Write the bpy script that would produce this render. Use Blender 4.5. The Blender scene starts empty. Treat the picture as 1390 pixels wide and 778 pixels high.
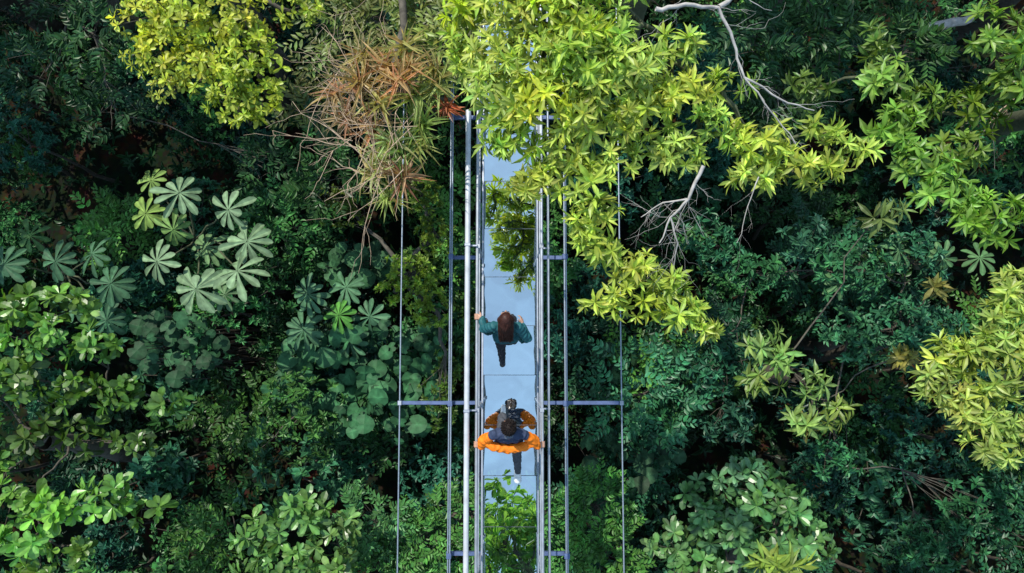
import bpy, bmesh, math, random
import numpy as np
from mathutils import Vector, Matrix
rng = np.random.default_rng(7); random.seed(7)
scene = bpy.context.scene

# ------------------------------------------------------------------ camera
PITCH = math.radians(5); HC = 10.5
CY = -(HC-1.1)*math.tan(PITCH)
cam = bpy.data.cameras.new("camera"); camo = bpy.data.objects.new("camera", cam)
scene.collection.objects.link(camo); scene.camera = camo
camo.location = (0, CY, HC); camo.rotation_euler = (PITCH, 0, 0)
cam.lens = 36*9.4/13.9; cam.clip_end = 2000; cam.clip_start = .05

def G(x, y, z):
    """plan grid (metres at handrail level, origin NW corner) -> world point at height z"""
    dx = (x-6.95)/9.4; dy = (3.89-y)/9.4
    wy = dy*math.cos(PITCH)+math.sin(PITCH); wz = dy*math.sin(PITCH)-math.cos(PITCH)
    t = (HC-z)/(-wz)
    return np.array([dx*t, CY+wy*t, z])
def R(z): return (HC-z)/9.4

# ------------------------------------------------------------------ materials
def newmat(name):
    m = bpy.data.materials.new(name); m.use_nodes = True
    nt = m.node_tree; nt.nodes.clear(); return m, nt
def plain(name, col, rough=.5, metal=0, var=.25, scale=30, bump=0.0, spec=.5):
    m, nt = newmat(name); N = nt.nodes; L = nt.links
    o = N.new('ShaderNodeOutputMaterial'); b = N.new('ShaderNodeBsdfPrincipled')
    tc = N.new('ShaderNodeTexCoord'); n = N.new('ShaderNodeTexNoise'); n.inputs['Scale'].default_value = scale
    n.inputs['Detail'].default_value = 6
    r = N.new('ShaderNodeMapRange'); r.inputs['From Min'].default_value = .3; r.inputs['From Max'].default_value = .7
    r.inputs['To Min'].default_value = 1-var; r.inputs['To Max'].default_value = 1+var
    mx = N.new('ShaderNodeVectorMath'); mx.operation = 'SCALE'; mx.inputs[0].default_value = col[:3]
    L.new(tc.outputs['Object'], n.inputs['Vector']); L.new(n.outputs['Fac'], r.inputs['Value'])
    L.new(r.outputs['Result'], mx.inputs['Scale']); L.new(mx.outputs[0], b.inputs['Base Color'])
    b.inputs['Roughness'].default_value = rough; b.inputs['Metallic'].default_value = metal
    b.inputs['Specular IOR Level'].default_value = spec
    if bump:
        bp = N.new('ShaderNodeBump'); bp.inputs['Strength'].default_value = bump; bp.inputs['Distance'].default_value = .02
        L.new(n.outputs['Fac'], bp.inputs['Height']); L.new(bp.outputs[0], b.inputs['Normal'])
    L.new(b.outputs[0], o.inputs[0]); return m
def leafmat(name, rough=.42, trans=.3, spec=.5):
    m, nt = newmat(name); N = nt.nodes; L = nt.links
    o = N.new('ShaderNodeOutputMaterial'); b = N.new('ShaderNodeBsdfPrincipled')
    a = N.new('ShaderNodeAttribute'); a.attribute_name = "Col"
    tc = N.new('ShaderNodeTexCoord'); n = N.new('ShaderNodeTexNoise'); n.inputs['Scale'].default_value = 9
    n.inputs['Detail'].default_value = 1
    r = N.new('ShaderNodeMapRange'); r.inputs['From Min'].default_value = .3; r.inputs['From Max'].default_value = .7
    r.inputs['To Min'].default_value = .75; r.inputs['To Max'].default_value = 1.25
    mx = N.new('ShaderNodeVectorMath'); mx.operation = 'SCALE'
    L.new(tc.outputs['Object'], n.inputs['Vector']); L.new(n.outputs['Fac'], r.inputs['Value'])
    L.new(r.outputs['Result'], mx.inputs['Scale']); L.new(a.outputs['Color'], mx.inputs[0])
    L.new(mx.outputs[0], b.inputs['Base Color'])
    b.inputs['Roughness'].default_value = rough; b.inputs['Specular IOR Level'].default_value = spec
    if trans <= 0:
        L.new(b.outputs[0], o.inputs[0]); return m
    t = N.new('ShaderNodeBsdfTranslucent'); mu = N.new('ShaderNodeVectorMath'); mu.operation = 'MULTIPLY'
    mu.inputs[1].default_value = (1.5, 1.45, .6)
    L.new(mx.outputs[0], mu.inputs[0]); L.new(mu.outputs[0], t.inputs['Color'])
    ms = N.new('ShaderNodeMixShader'); ms.inputs[0].default_value = trans
    L.new(b.outputs[0], ms.inputs[1]); L.new(t.outputs[0], ms.inputs[2]); L.new(ms.outputs[0], o.inputs[0])
    return m
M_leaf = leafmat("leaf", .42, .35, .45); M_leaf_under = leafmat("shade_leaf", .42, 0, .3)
M_leaf_waxy = leafmat("waxy_leaf", .34, .25, .5); M_leaf_matte = leafmat("matte_leaf", .6, 0, .2)
M_bark = plain("bark", (.08, .07, .055), .85, 0, .45, 12, .5)
M_palebark = plain("pale_bark", (.40, .37, .34), .8, 0, .35, 14, .4)
M_mossbark = plain("mossy_bark", (.07, .08, .04), .85, 0, .45, 14, .4)
M_deadwood = plain("dead_twig", (.44, .32, .22), .85, 0, .4, 14, .3)
M_steel = plain("galvanised_steel", (.38, .41, .46), .45, .55, .18, 9)
M_white = plain("white_painted_pipe", (.50, .52, .56), .45, .1, .18, 6)
M_blue = plain("blue_painted_steel", (.09, .13, .26), .45, .2, .25, 10)
M_cable = plain("steel_cable", (.30, .35, .42), .45, .6, .2, 60)
M_seal = plain("rubber_seal", (.05, .06, .08), .6)

# ------------------------------------------------------------------ mesh helpers
def empty(name, loc=(0, 0, 0)):
    e = bpy.data.objects.new(name, None); e.location = loc; e.empty_display_size = .3
    scene.collection.objects.link(e); return e
def link(name, me, mat=None, parent=None):
    o = bpy.data.objects.new(name, me); scene.collection.objects.link(o)
    if mat is not None:
        for m in (mat if isinstance(mat, (list, tuple)) else [mat]): me.materials.append(m)
    if parent is not None:
        o.parent = parent; o.matrix_parent_inverse = Matrix.Translation(-Vector(parent.location))
    return o
def nrm(v): return v/(np.linalg.norm(v, axis=-1, keepdims=True)+1e-9)

class Acc:
    def __init__(s): s.v = []; s.q = []; s.c = []; s.n = 0
    def add(s, v, q, c):
        s.v.append(v.astype(np.float32)); s.q.append((q+s.n).astype(np.int32)); s.c.append(c); s.n += len(v)
    def build(s, name, mat, parent=None, smooth=False):
        v = np.concatenate(s.v).astype(np.float32); q = np.concatenate(s.q).astype(np.int32)
        me = bpy.data.meshes.new(name)
        me.vertices.add(len(v)); me.vertices.foreach_set('co', v.ravel())
        me.loops.add(q.size); me.loops.foreach_set('vertex_index', q.ravel())
        me.polygons.add(len(q)); me.polygons.foreach_set('loop_start', np.arange(0, q.size, 4, dtype=np.int32))
        me.polygons.foreach_set('use_smooth', np.full(len(q), smooth))
        me.update(calc_edges=True)
        if s.c and s.c[0] is not None:
            c = np.concatenate(s.c).astype(np.float32); c = np.concatenate([c, np.ones((len(c), 1), np.float32)], 1)
            at = me.color_attributes.new("Col", 'FLOAT_COLOR', 'POINT'); at.data.foreach_set('color', c.ravel())
        return link(name, me, mat, parent)

def tmpl(prof, droop=.0, fold=.15, rib=1.15):
    V = []; Q = []; C = []
    for (x, w) in prof:
        z = -droop*x*x
        V += [(x, -w, z+fold*w), (x, 0, z), (x, w, z+fold*w)]; C += [1, rib, 1]
    for i in range(len(prof)-1):
        a = 3*i; b = a+3
        Q += [(a, b, b+1, a+1), (a+1, b+1, b+2, a+2)]
    return np.array(V, float), np.array(Q), np.array(C, float)
T_hex = (np.array([(0, 0, 0), (.3, -.9, .12), (.72, -.72, .1), (1, 0, -.1), (.72, .72, .1), (.3, .9, .12)], float),
         np.array([(0, 1, 2, 3), (0, 3, 4, 5)]), np.array([1.05, 1, 1, .95, 1, 1.]))
T_lance = tmpl([(0, .05), (.3, .75), (.6, 1), (1, .03)], .22, .05, 1.25)
T_obov = tmpl([(0, .05), (.3, .5), (.6, .95), (.85, .85), (1, .1)], .15, .05, 1.3)
T_strap = tmpl([(0, .8), (.25, 1), (.5, .9), (.75, .6), (1, .04)], .75, .1, .9)
T_lobe = tmpl([(0, .12), (.3, .42), (.6, .9), (.82, 1), (.95, .6), (1, .1)], .22, .06, 1.6)

def leaves(acc, P, D, Nn, L, W, col, T):
    V, Q, C = T; n = len(P); k = len(V)
    D = nrm(D); S = nrm(np.cross(Nn, D)); U = np.cross(D, S)
    L = np.broadcast_to(np.asarray(L, float), (n,)); W = np.broadcast_to(np.asarray(W, float), (n,))
    v = (P[:, None] + V[None, :, 0, None]*(L[:, None, None]*D[:, None]) +
         V[None, :, 1, None]*(W[:, None, None]*S[:, None]) +
         V[None, :, 2, None]*(L[:, None, None]*U[:, None]))
    q = Q[None]+(np.arange(n)*k)[:, None, None]
    c = col[:, None]*C[None, :, None]
    acc.add(v.reshape(-1, 3), q.reshape(-1, 4), c.reshape(-1, 3))

def frames(A):
    A = nrm(A); h = np.tile([1., 0, 0], (len(A), 1)); h[np.abs(A[:, 0]) > .9] = [0, 1, 0]
    X = nrm(np.cross(h, A)); return A, X, np.cross(A, X)
def whorls(acc, C, A, n, L, W, col, T=T_lance, spread=(50, 95), jit=.35, hue=.08):
    m = len(C); A, X, Y = frames(A); ph = rng.uniform(0, 6.28, m); ws = rng.uniform(.7, 1.2, m)
    for k in range(n):
        an = ph+k*2.39996+rng.normal(0, jit, m)
        rad = X*np.cos(an)[:, None]+Y*np.sin(an)[:, None]
        f = k/max(1, n-1)
        sp = np.radians(spread[0]+(spread[1]-spread[0])*f+rng.normal(0, 9, m))
        D = A*np.cos(sp)[:, None]+rad*np.sin(sp)[:, None]
        N = A*np.sin(sp)[:, None]-rad*np.cos(sp)[:, None]+rng.normal(0, .22, (m, 3))
        s = rng.uniform(.7, 1.15, m)*(.75+.25*f)*ws
        cc = col*rng.uniform(.75, 1.25, (m, 1))*(1+rng.normal(0, hue, (m, 3))*np.array([1, .3, 1]))
        cc = np.clip(cc*(1.2-.35*f), .002, .75)
        leaves(acc, C-A*(.12*L*f), D, N, L*s, W*s, cc, T)
def sprays(acc, C, A, n, SL, L, W, col, T=T_hex):
    m = len(C); up = np.tile([0, 0, 1.], (m, 1)); A = nrm(A); S = nrm(np.cross(up, A)+rng.normal(0, .05, (m, 3)))
    N = np.cross(A, S); N[N[:, 2] < 0] *= -1
    for k in range(n):
        f = (k+.5)/n; sd = 1 if k % 2 else -1
        P = C+A*(SL*f)-np.array([0, 0, 1.])*(SL*.25*f*f)
        D = A*(.55+.5*f)+S*sd*rng.uniform(.7, 1.1, (m, 1))+rng.normal(0, .15, (m, 3))
        s = (1.1-.5*f)*rng.uniform(.8, 1.2, m)
        cc = np.clip(col*rng.uniform(.75, 1.25, (m, 1))*(1+rng.normal(0, .08, (m, 3))), .002, .7)
        leaves(acc, P, D, N+rng.normal(0, .3, (m, 3)), L*s, W*s, cc, T)

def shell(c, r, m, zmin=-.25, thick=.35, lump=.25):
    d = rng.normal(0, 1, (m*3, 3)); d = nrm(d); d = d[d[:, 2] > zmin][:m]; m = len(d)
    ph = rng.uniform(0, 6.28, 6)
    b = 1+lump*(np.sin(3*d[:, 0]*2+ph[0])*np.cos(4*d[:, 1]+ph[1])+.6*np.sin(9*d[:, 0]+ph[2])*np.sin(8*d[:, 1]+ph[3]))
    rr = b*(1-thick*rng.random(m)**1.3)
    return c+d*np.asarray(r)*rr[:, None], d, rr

class Tubes:
    def __init__(s): s.a = Acc()
    def tube(s, pts, rad, sides=6):
        pts = np.asarray(pts, float); n = len(pts)
        rad = np.broadcast_to(np.asarray(rad, float), (n,))
        t = np.gradient(pts, axis=0); t = nrm(t)
        h = np.array([0, 0, 1.]) if abs(t[:, 2]).mean() < .8 else np.array([1., 0, 0])
        X = nrm(np.cross(h, t)); Y = np.cross(t, X)
        an = np.arange(sides)*2*np.pi/sides
        v = pts[:, None]+rad[:, None, None]*(X[:, None]*np.cos(an)[None, :, None]+Y[:, None]*np.sin(an)[None, :, None])
        i = np.arange(n-1)[:, None]*sides; j = np.arange(sides)[None]; j2 = (j+1) % sides
        q = np.stack([i+j, i+j2, i+sides+j2, i+sides+j], -1).reshape(-1, 4)
        s.a.add(v.reshape(-1, 3), q, None)
    def build(s, name, mat, parent=None): return s.a.build(name, mat, parent, True)
def wob(p0, p1, n=7, amp=.08, sag=0):
    p0 = np.asarray(p0, float); p1 = np.asarray(p1, float); t = np.linspace(0, 1, n)[:, None]
    L = np.linalg.norm(p1-p0); o = np.cumsum(rng.normal(0, 1, (n, 3)), 0); o -= o[0]; o = o-t*o[-1]
    return p0+(p1-p0)*t+o*amp*L/np.sqrt(n)*1.0 - np.array([0, 0, 1.])*sag*L*(t*(1-t))*4
def grow(tb, p0, d, L, r, depth, n=6, amp=.1):
    p1 = np.asarray(p0)+nrm(np.asarray(d, float))*L; P = wob(p0, p1, n, amp)
    tb.tube(P, np.linspace(r, r*.45, n), 6 if depth > 1 else 4)
    if depth > 0:
        for k in range(random.randint(2, 4)):
            i = random.randint(1, n-1)
            dd = nrm(nrm(np.asarray(d, float))+rng.normal(0, .55, 3)*np.array([1, 1, .6]))
            grow(tb, P[i], dd, L*random.uniform(.45, .7), r*.5, depth-1, n, amp)

GROUND = -9.0
def make_tree(name, base, fork, blobs, col, L, W, per, n=10, T=T_lance, spread=(40, 95), bark=M_bark,
              mat=M_leaf, rz=.6, trunk_r=.16, kind='whorl', twig=.4, lump=.25, upb=.7, SL=.35, limb=1.0):
    e = empty(name, (base[0], base[1], GROUND)); tb = Tubes(); la = Acc()
    b = np.array([base[0], base[1], GROUND]); fork = np.asarray(fork, float)
    tp = wob(b, fork, 9, .04); tb.tube(tp, np.linspace(trunk_r*1.6, trunk_r, 9), 10)
    nodes = [fork]
    order = sorted(blobs, key=lambda q: np.linalg.norm(G(q[0], q[1], q[4])-fork))
    for q in order:
        x, y, rx, ry, z = q[:5]; dens = q[5] if len(q) > 5 else 1.; cm = q[6] if len(q) > 6 else 1.
        c = G(x, y, z); s = R(z); r = np.array([rx*s, ry*s, rz*min(rx, ry)*s+.08])
        start = min(nodes, key=lambda k: np.linalg.norm(k-c)+.3*np.linalg.norm(k-fork))
        cl = c-np.array([0, 0, r[2]*.7]); P = wob(start, cl, 8, .09)
        dist = np.linalg.norm(fork-c)
        ra = max(.014, trunk_r*.4*(1-dist/9))*limb; tb.tube(P, np.linspace(ra*1.1, ra*.5, 8), 7)
        nodes += [P[4], cl]
        m = max(6, int(per*dens*math.pi*rx*ry*s*s))
        C, d, rr = shell(c, r, m, -.3, .55, lump)
        A = nrm(d*np.array([1, 1, .8])+np.array([0, 0, upb])+rng.normal(0, .25, d.shape))
        bright = rng.uniform(.65, 1.2, (len(C), 1))*cm*(.6+.45*np.clip(rr, 0, 1))[:, None]  # random and per-blob tone; inner leaves coloured darker as painted crown shade
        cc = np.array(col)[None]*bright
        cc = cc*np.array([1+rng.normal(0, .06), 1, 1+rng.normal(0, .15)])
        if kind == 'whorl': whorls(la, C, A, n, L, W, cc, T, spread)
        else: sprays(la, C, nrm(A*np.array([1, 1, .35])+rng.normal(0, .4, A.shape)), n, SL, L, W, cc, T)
        for i in rng.choice(len(C), int(len(C)*twig), replace=False):
            k = P[random.randint(4, 7)]
            tb.tube(wob(k, C[i], 4, .1), np.linspace(.008, .004, 4), 4)
    tb.build("trunk_and_branches", bark, e); la.build("leaves", mat, e)
    return e, fork

# ------------------------------------------------------------------ ground
def ground():
    n = 140; t = np.linspace(-1, 1, n); ax = np.sign(t)*(np.abs(t)**3)*600+t*22
    X, Y = np.meshgrid(ax, ax); f = np.exp(-(X**2+Y**2)/90**2)
    Z = GROUND+(.35*np.sin(X*.5+1)*np.cos(Y*.43)+.2*np.sin(X*1.3+Y*.9))*f
    v = np.stack([X, Y, Z], -1).reshape(-1, 3)
    i = (np.arange(n-1)[:, None]*n+np.arange(n-1)[None]).ravel()
    a = Acc(); a.add(v, np.stack([i, i+1, i+n+1, i+n], 1), None)
    m, nt = newmat("forest_floor"); N = nt.nodes; Lk = nt.links
    o = N.new('ShaderNodeOutputMaterial'); b = N.new('ShaderNodeBsdfPrincipled'); tc = N.new('ShaderNodeTexCoord')
    n1 = N.new('ShaderNodeTexNoise'); n1.inputs['Scale'].default_value = 1.1; n1.inputs['Detail'].default_value = 10
    n2 = N.new('ShaderNodeTexVoronoi'); n2.inputs['Scale'].default_value = 9
    cr = N.new('ShaderNodeValToRGB'); cr.color_ramp.elements[0].color = (.010, .018, .008, 1); cr.color_ramp.elements[1].color = (.055, .024, .013, 1)
    cr.color_ramp.elements[0].position = .48; cr.color_ramp.elements[1].position = .68
    mx = N.new('ShaderNodeMixRGB'); mx.blend_type = 'MULTIPLY'; mx.inputs[0].default_value = .6
    Lk.new(tc.outputs['Object'], n1.inputs[0]); Lk.new(tc.outputs['Object'], n2.inputs[0]); Lk.new(n1.outputs[0], cr.inputs[0])
    Lk.new(cr.outputs[0], mx.inputs[1]); Lk.new(n2.outputs['Color'], mx.inputs[2]); Lk.new(mx.outputs[0], b.inputs['Base Color'])
    b.inputs['Roughness'].default_value = .9; b.inputs['Specular IOR Level'].default_value = .1
    bp = N.new('ShaderNodeBump'); bp.inputs['Strength'].default_value = .7; Lk.new(n2.outputs['Distance'], bp.inputs['Height']); Lk.new(bp.outputs[0], b.inputs['Normal'])
    Lk.new(b.outputs[0], o.inputs[0])
    a.build("forest_floor_ground", m, None, True)
ground()

# ------------------------------------------------------------------ understory shrubs
def understory():
    accs = {k: Acc() for k in ('fine', 'spray', 'broad', 'low')}
    tb = Tubes()
    pal = {'fine': [(.024, .095, .045), (.034, .12, .036), (.018, .08, .048), (.055, .15, .035)],
           'spray': [(.022, .09, .04), (.034, .115, .03), (.06, .16, .03)],
           'broad': [(.026, .10, .048), (.036, .125, .055), (.032, .11, .03)]}
    step = 1.5; xs = np.arange(-17, 17.1, step); ys = np.arange(-11, 14.1, step)
    for x in xs:
        for y in ys:
            px, py = x+rng.uniform(-.6, .6), y+rng.uniform(-.6, .6)
            inside = abs(px) < 13.5 and -8 < py < 9.2
            lf = math.sin(px*.8+2.1)*math.sin(py*.95+.7)+.5*math.sin(px*1.7-py*1.1)
            h = -6.6+1.0*lf+rng.uniform(-1.1, 1.1)
            if rng.random() < .04+.2*(lf < -.45): continue
            k = rng.choice(['fine', 'spray', 'broad'], p=[.42, .38, .20])
            col = np.array(pal[k][rng.integers(len(pal[k]))])*rng.uniform(.5, 1.35)*(1.05+.3*lf)  # lower-lying shrubs get darker leaf colour: shadow depth put into the tint
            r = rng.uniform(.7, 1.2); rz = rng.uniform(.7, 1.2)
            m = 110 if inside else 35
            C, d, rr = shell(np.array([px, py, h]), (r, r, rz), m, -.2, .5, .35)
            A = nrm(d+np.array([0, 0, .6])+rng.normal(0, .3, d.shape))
            cc = col*rng.uniform(.7, 1.25, (len(C), 1))*(.55+.55*np.clip(d[:, 2:3]+.3, 0, 1))  # random tone, plus painted shade darkening leaves toward each shrub's underside
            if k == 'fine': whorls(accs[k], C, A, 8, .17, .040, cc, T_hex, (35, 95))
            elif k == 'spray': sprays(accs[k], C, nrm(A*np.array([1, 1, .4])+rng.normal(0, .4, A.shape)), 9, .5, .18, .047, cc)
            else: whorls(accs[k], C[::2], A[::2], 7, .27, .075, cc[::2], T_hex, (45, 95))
            g = np.array([px+rng.uniform(-.3, .3), py+rng.uniform(-.3, .3), GROUND])
            tb.tube(wob(g, (px, py, h), 5, .06), np.linspace(.06, .025, 5), 5)
            for i in rng.choice(len(C), 4): tb.tube(wob((px, py, h), C[i], 4, .1), np.linspace(.02, .006, 4), 4)
    # low seedlings and ferns on the forest floor
    m = 2600; C = np.stack([rng.uniform(-16, 16, m), rng.uniform(-9, 11, m), rng.uniform(GROUND+.1, GROUND+.6, m)], 1)
    lowc = np.array((.02, .07, .025))*rng.uniform(.6, 1.4, (m, 1)); A = nrm(np.array([0, 0, 1.])+rng.normal(0, .25, (m, 3)))
    whorls(accs['low'], C, A, 7, .32, .06, lowc, T_hex, (50, 95))
    e = empty("understory_shrub_foliage", (0, 0, GROUND))
    accs['fine'].build("fine_leaves", M_leaf_under, e); accs['spray'].build("leafy_shoots", M_leaf_under, e)
    accs['broad'].build("broad_leaves", M_leaf_under, e); accs['low'].build("seedlings", M_leaf_under, e); tb.build("stems", M_bark, e)
understory()

# ------------------------------------------------------------------ trees
YG = (.37, .47, .075)
canopy = [(6.35, .2, .35, .35, 4.0), (6.35, .75, .28, .3, 4.0), (6.75, .75, .4, .4, 4.4), (7.1, .2, .6, .4, 4.9), (7.8, .2, .6, .4, 5.0), (8.3, .45, .4, .35, 4.9),
 (7.35, .8, .5, .45, 4.8), (7.95, .85, .5, .45, 4.9), (8.6, .95, .5, .4, 4.8), (9.15, .75, .35, .25, 4.7, .8), (6.75, 1.3, .38, .4, 4.6), (7.3, 1.4, .5, .42, 4.7), (7.95, 1.45, .5, .4, 4.7),
 (8.55, 1.6, .45, .3, 4.6), (9.2, 1.25, .5, .28, 4.6), (9.55, 1.7, .42, .28, 4.4), (9.15, 2.05, .45, .28, 4.4), (9.85, 1.15, .3, .2, 4.5, .8),
 (10.3, 1.95, .45, .26, 4.3), (10.85, 2.3, .48, .26, 4.2), (11.4, 2.05, .3, .25, 4.2), (10.2, 2.4, .35, .2, 4.3), (11.1, 1.75, .3, .16, 4.2, .7),
 (6.95, 1.9, .38, .35, 4.5), (7.2, 2.45, .32, .28, 4.4), (7.6, 2.0, .42, .35, 4.5), (7.9, 2.45, .35, .3, 4.4), (8.4, 2.1, .35, .25, 4.4, .8),
 (8.1, 2.9, .3, .28, 4.2), (8.1, 3.35, .33, .26, 4.0), (8.6, 3.7, .38, .24, 3.9), (8.35, 4.05, .4, .2, 3.9, .8), (8.9, 4.15, .3, .2, 3.8, .8), (9.3, 4.25, .3, .2, 3.8, .9), (9.6, 4.45, .22, .14, 3.8),
 (9.15, 3.85, .3, .18, 3.8), (6.9, -.5, .9, .5, 4.8), (8.2, -.5, .9, .5, 5)]
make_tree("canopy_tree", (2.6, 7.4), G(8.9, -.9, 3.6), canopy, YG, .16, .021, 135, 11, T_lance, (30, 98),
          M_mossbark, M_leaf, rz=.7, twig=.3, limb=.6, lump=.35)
right = [(12.0, 1.1, .3, .3, 2.2), (12.1, 1.7, .35, .35, 2.2), (12.5, 2.2, .4, .35, 2.2), (12.9, 2.7, .5, .3, 2.2), (13.5, 2.95, .5, .35, 2.4), (11.9, .6, .25, .25, 2.0, .8, .7), (12.5, 1.4, .35, .3, 2.0, .8, .7),
 (13.6, .4, .45, .45, 2.6), (13.2, 1.5, .4, .3, 2, .7, .6), (11.0, 1.2, .35, .25, 1.5, .7, .5), (13.8, 1.2, .35, .4, 2.4, .9, .9), (13.1, 2.1, .35, .3, 2, .8, .7), (14.6, 1, .6, .8, 2.6), (14.6, 2.5, .6, .8, 2.6)]
make_tree("broadleaf_tree", (12.5, 4.5), G(15, 1.2, 1.4), right, (.20, .34, .05), .2, .03, 70, 10, T_lance, (35, 95), M_mossbark, M_leaf, limb=.6)
right2 = [(13.75, 3.95, .28, .35, 2.6), (13.5, 4.4, .35, .3, 2.6), (13.0, 4.85, .35, .28, 2.5), (12.7, 5.2, .3, .25, 2.5), (13.5, 5.0, .45, .35, 2.6), (13.1, 5.5, .4, .3, 2.5), (13.65, 5.7, .35, .35, 2.5), (13.5, 6.1, .35, .2, 2.5), (14.4, 4.6, .5, .8, 2.7), (14.4, 5.8, .5, .6, 2.7)]
make_tree("broadleaf_tree", (12.5, -2), G(15.2, 5.0, 1.8), right2, (.33, .42, .09), .19, .024, 90, 11, T_lance, (35, 100), M_mossbark, M_leaf, limb=.6)
tl = [(2.0, .25, .4, .35, 2), (2.6, .25, .5, .4, 2.2), (3.3, .3, .5, .45, 2.3), (2.1, .75, .35, .35, 2), (2.7, .9, .5, .35, 2.1), (3.4, .9, .45, .4, 2.2),
 (3.1, 1.35, .4, .26, 2), (3.6, 1.3, .3, .3, 2), (2.3, 1.2, .3, .2, 1.9), (3.35, 1.65, .22, .16, 1.9), (2.5, -.5, .8, .5, 2), (4.1, .1, .35, .3, 1.8, .8, .8)]
make_tree("yellow_green_tree", (-6.4, 6.2), G(2.6, -1.2, .8), tl, (.38, .45, .06), .12, .025, 120, 9, T_obov, (35, 100), M_bark, M_leaf, rz=.7, lump=.4)
mid = [(4.6, .4, .45, .4, .2, .8), (5.2, .2, .5, .4, .4), (5.8, .2, .4, .4, .8), (5.9, .75, .35, .35, 1.2, .9, 1.2), (6.2, .3, .3, .4, 1.5, 1, 1.2), (5.7, 1.1, .3, .25, .4, .8), (4.5, 1.0, .4, .3, 0, .6, .7), (4.2, 1.6, .4, .4, -.5, .5, .6), (5.2, -.6, 1, .6, .4)]
make_tree("olive_leaved_tree", (-3.2, 7.0), G(4.6, -1.0, -1), mid, (.17, .215, .05), .16, .027, 75, 9, T_lance, (35, 100), M_bark, M_leaf, kind='spray', SL=.4, limb=.4)
dk = [(1.3, .5, .4, .4, -.8, .6, .8), (.5, .9, .4, .35, -1.5, .5, .6), (1.5, 1.5, .4, .3, -1.8, .5, .6), (.9, .1, .4, .3, -1.4, .5, .6), (4.4, 2.5, .45, .4, -3, .7, .8), (3.6, 2.3, .4, .3, -3.2, .6, .7), (10.2, .5, .5, .4, -1, .8, .8), (11.2, .4, .5, .4, -1.2, .8, .9), (12.3, .7, .4, .3, -1.6, .8, .8), (10.6, 1.5, .5, .4, -1.8, .8, .7)]
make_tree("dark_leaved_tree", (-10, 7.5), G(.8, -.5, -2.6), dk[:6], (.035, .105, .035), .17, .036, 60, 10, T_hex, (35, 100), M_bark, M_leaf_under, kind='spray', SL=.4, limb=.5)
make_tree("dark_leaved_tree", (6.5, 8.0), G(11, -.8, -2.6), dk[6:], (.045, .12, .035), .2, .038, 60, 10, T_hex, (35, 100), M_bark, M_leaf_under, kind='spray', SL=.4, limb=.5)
lb = [(.25, 4.15, .4, .3, -.8), (.95, 4.15, .35, .26, -.9), (.6, 4.6, .45, .26, -.7), (1.3, 4.75, .4, .28, -.9), (.25, 5.1, .4, .3, -.9, 1, .75), (.95, 5.3, .4, .3, -1.1, .8, .55), (1.65, 5.3, .38, .25, -1.1, .9, .7),
 (2.25, 5.45, .3, .16, -1.2, .9, .8), (.4, 5.9, .4, .3, -1.4, .7, .4), (1.2, 6.0, .4, .26, -1.5, .7, .4), (1.9, 6.1, .3, .2, -1.5, .7, .5), (.25, 6.8, .38, .25, -.5, 1, 1.3), (.85, 6.95, .4, .24, -.4, 1, 1.55), (1.5, 6.75, .38, .22, -.6, 1, 1.2), (2.0, 6.95, .3, .18, -.9),
 (.3, 7.35, .4, .22, -.4, 1, 1.5), (1.0, 7.5, .4, .22, -.6, .9, 1.1), (.4, 7.8, .4, .2, -.7, .8, .8), (-.6, 5, .8, .9, -1), (-.6, 7, .8, .9, -1)]
make_tree("broadleaf_tree", (-9.5, -4.0), G(.6, 6.0, -3.2), lb, (.12, .26, .045), .24, .064, 28, 8, T_obov, (35, 95), M_bark, M_leaf_waxy, rz=.7, limb=.5)
b1 = [(3.5, 7.3, .38, .28, -2), (4.1, 7.0, .36, .28, -1.9), (4.5, 7.3, .35, .3, -2.1), (3.9, 7.7, .55, .3, -2), (4.6, 7.8, .4, .3, -2.2), (4.1, 8.4, .8, .4, -2.3)]
make_tree("magnolia_shrub", (-5.2, -8.2), G(4.1, 7.6, -3.6), b1, (.11, .22, .06), .26, .060, 26, 9, T_obov, (40, 90), M_bark, M_leaf_waxy, limb=.5)
b2 = [(9.5, 6.8, .38, .3, -2), (10.1, 6.5, .4, .28, -1.9), (10.6, 6.85, .42, .32, -1.9), (9.9, 7.2, .45, .3, -1.8), (9.15, 7.35, .35, .3, -2.2), (11.0, 7.4, .4, .28, -2.1), (10.4, 7.55, .5, .28, -1.9), (9.6, 7.75, .5, .22, -2), (10.2, 8.3, 1, .4, -2.2)]
make_tree("magnolia_shrub", (5.2, -8.2), G(10.1, 7.4, -3.6), b2, (.09, .21, .07), .26, .060, 26, 9, T_obov, (40, 90), M_bark, M_leaf_waxy, limb=.5)
pl_ = [(10.55, 7.7, .35, .12, -1.3, 1, 1)]
make_tree("palm_like_shrub", (3.9, -6.6), G(10.6, 8.2, -2.5), pl_, (.24, .33, .08), .42, .04, 14, 11, T_lance, (35, 90), M_bark, M_leaf, limb=.5)
cb = [(5.1, 7.1, .45, .4, -3.6), (5.7, 7.4, .45, .4, -3.8), (5.3, 7.7, .5, .3, -3.6), (6.3, 7.0, .4, .4, -4.2, 1, .9), (6.9, 7.3, .5, .45, -4), (7.3, 7.0, .35, .4, -4.2), (8.1, 6.9, .4, .45, -3.9), (8.3, 7.5, .45, .35, -3.8), (6.9, 8.2, 2, .4, -4)]
make_tree("small_leaved_tree", (-.6, -7.8), G(6.4, 7.4, -5.6), cb, (.07, .21, .05), .15, .036, 60, 9, T_hex, (35, 95), M_bark, M_leaf_under, kind='spray', SL=.35)
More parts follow.
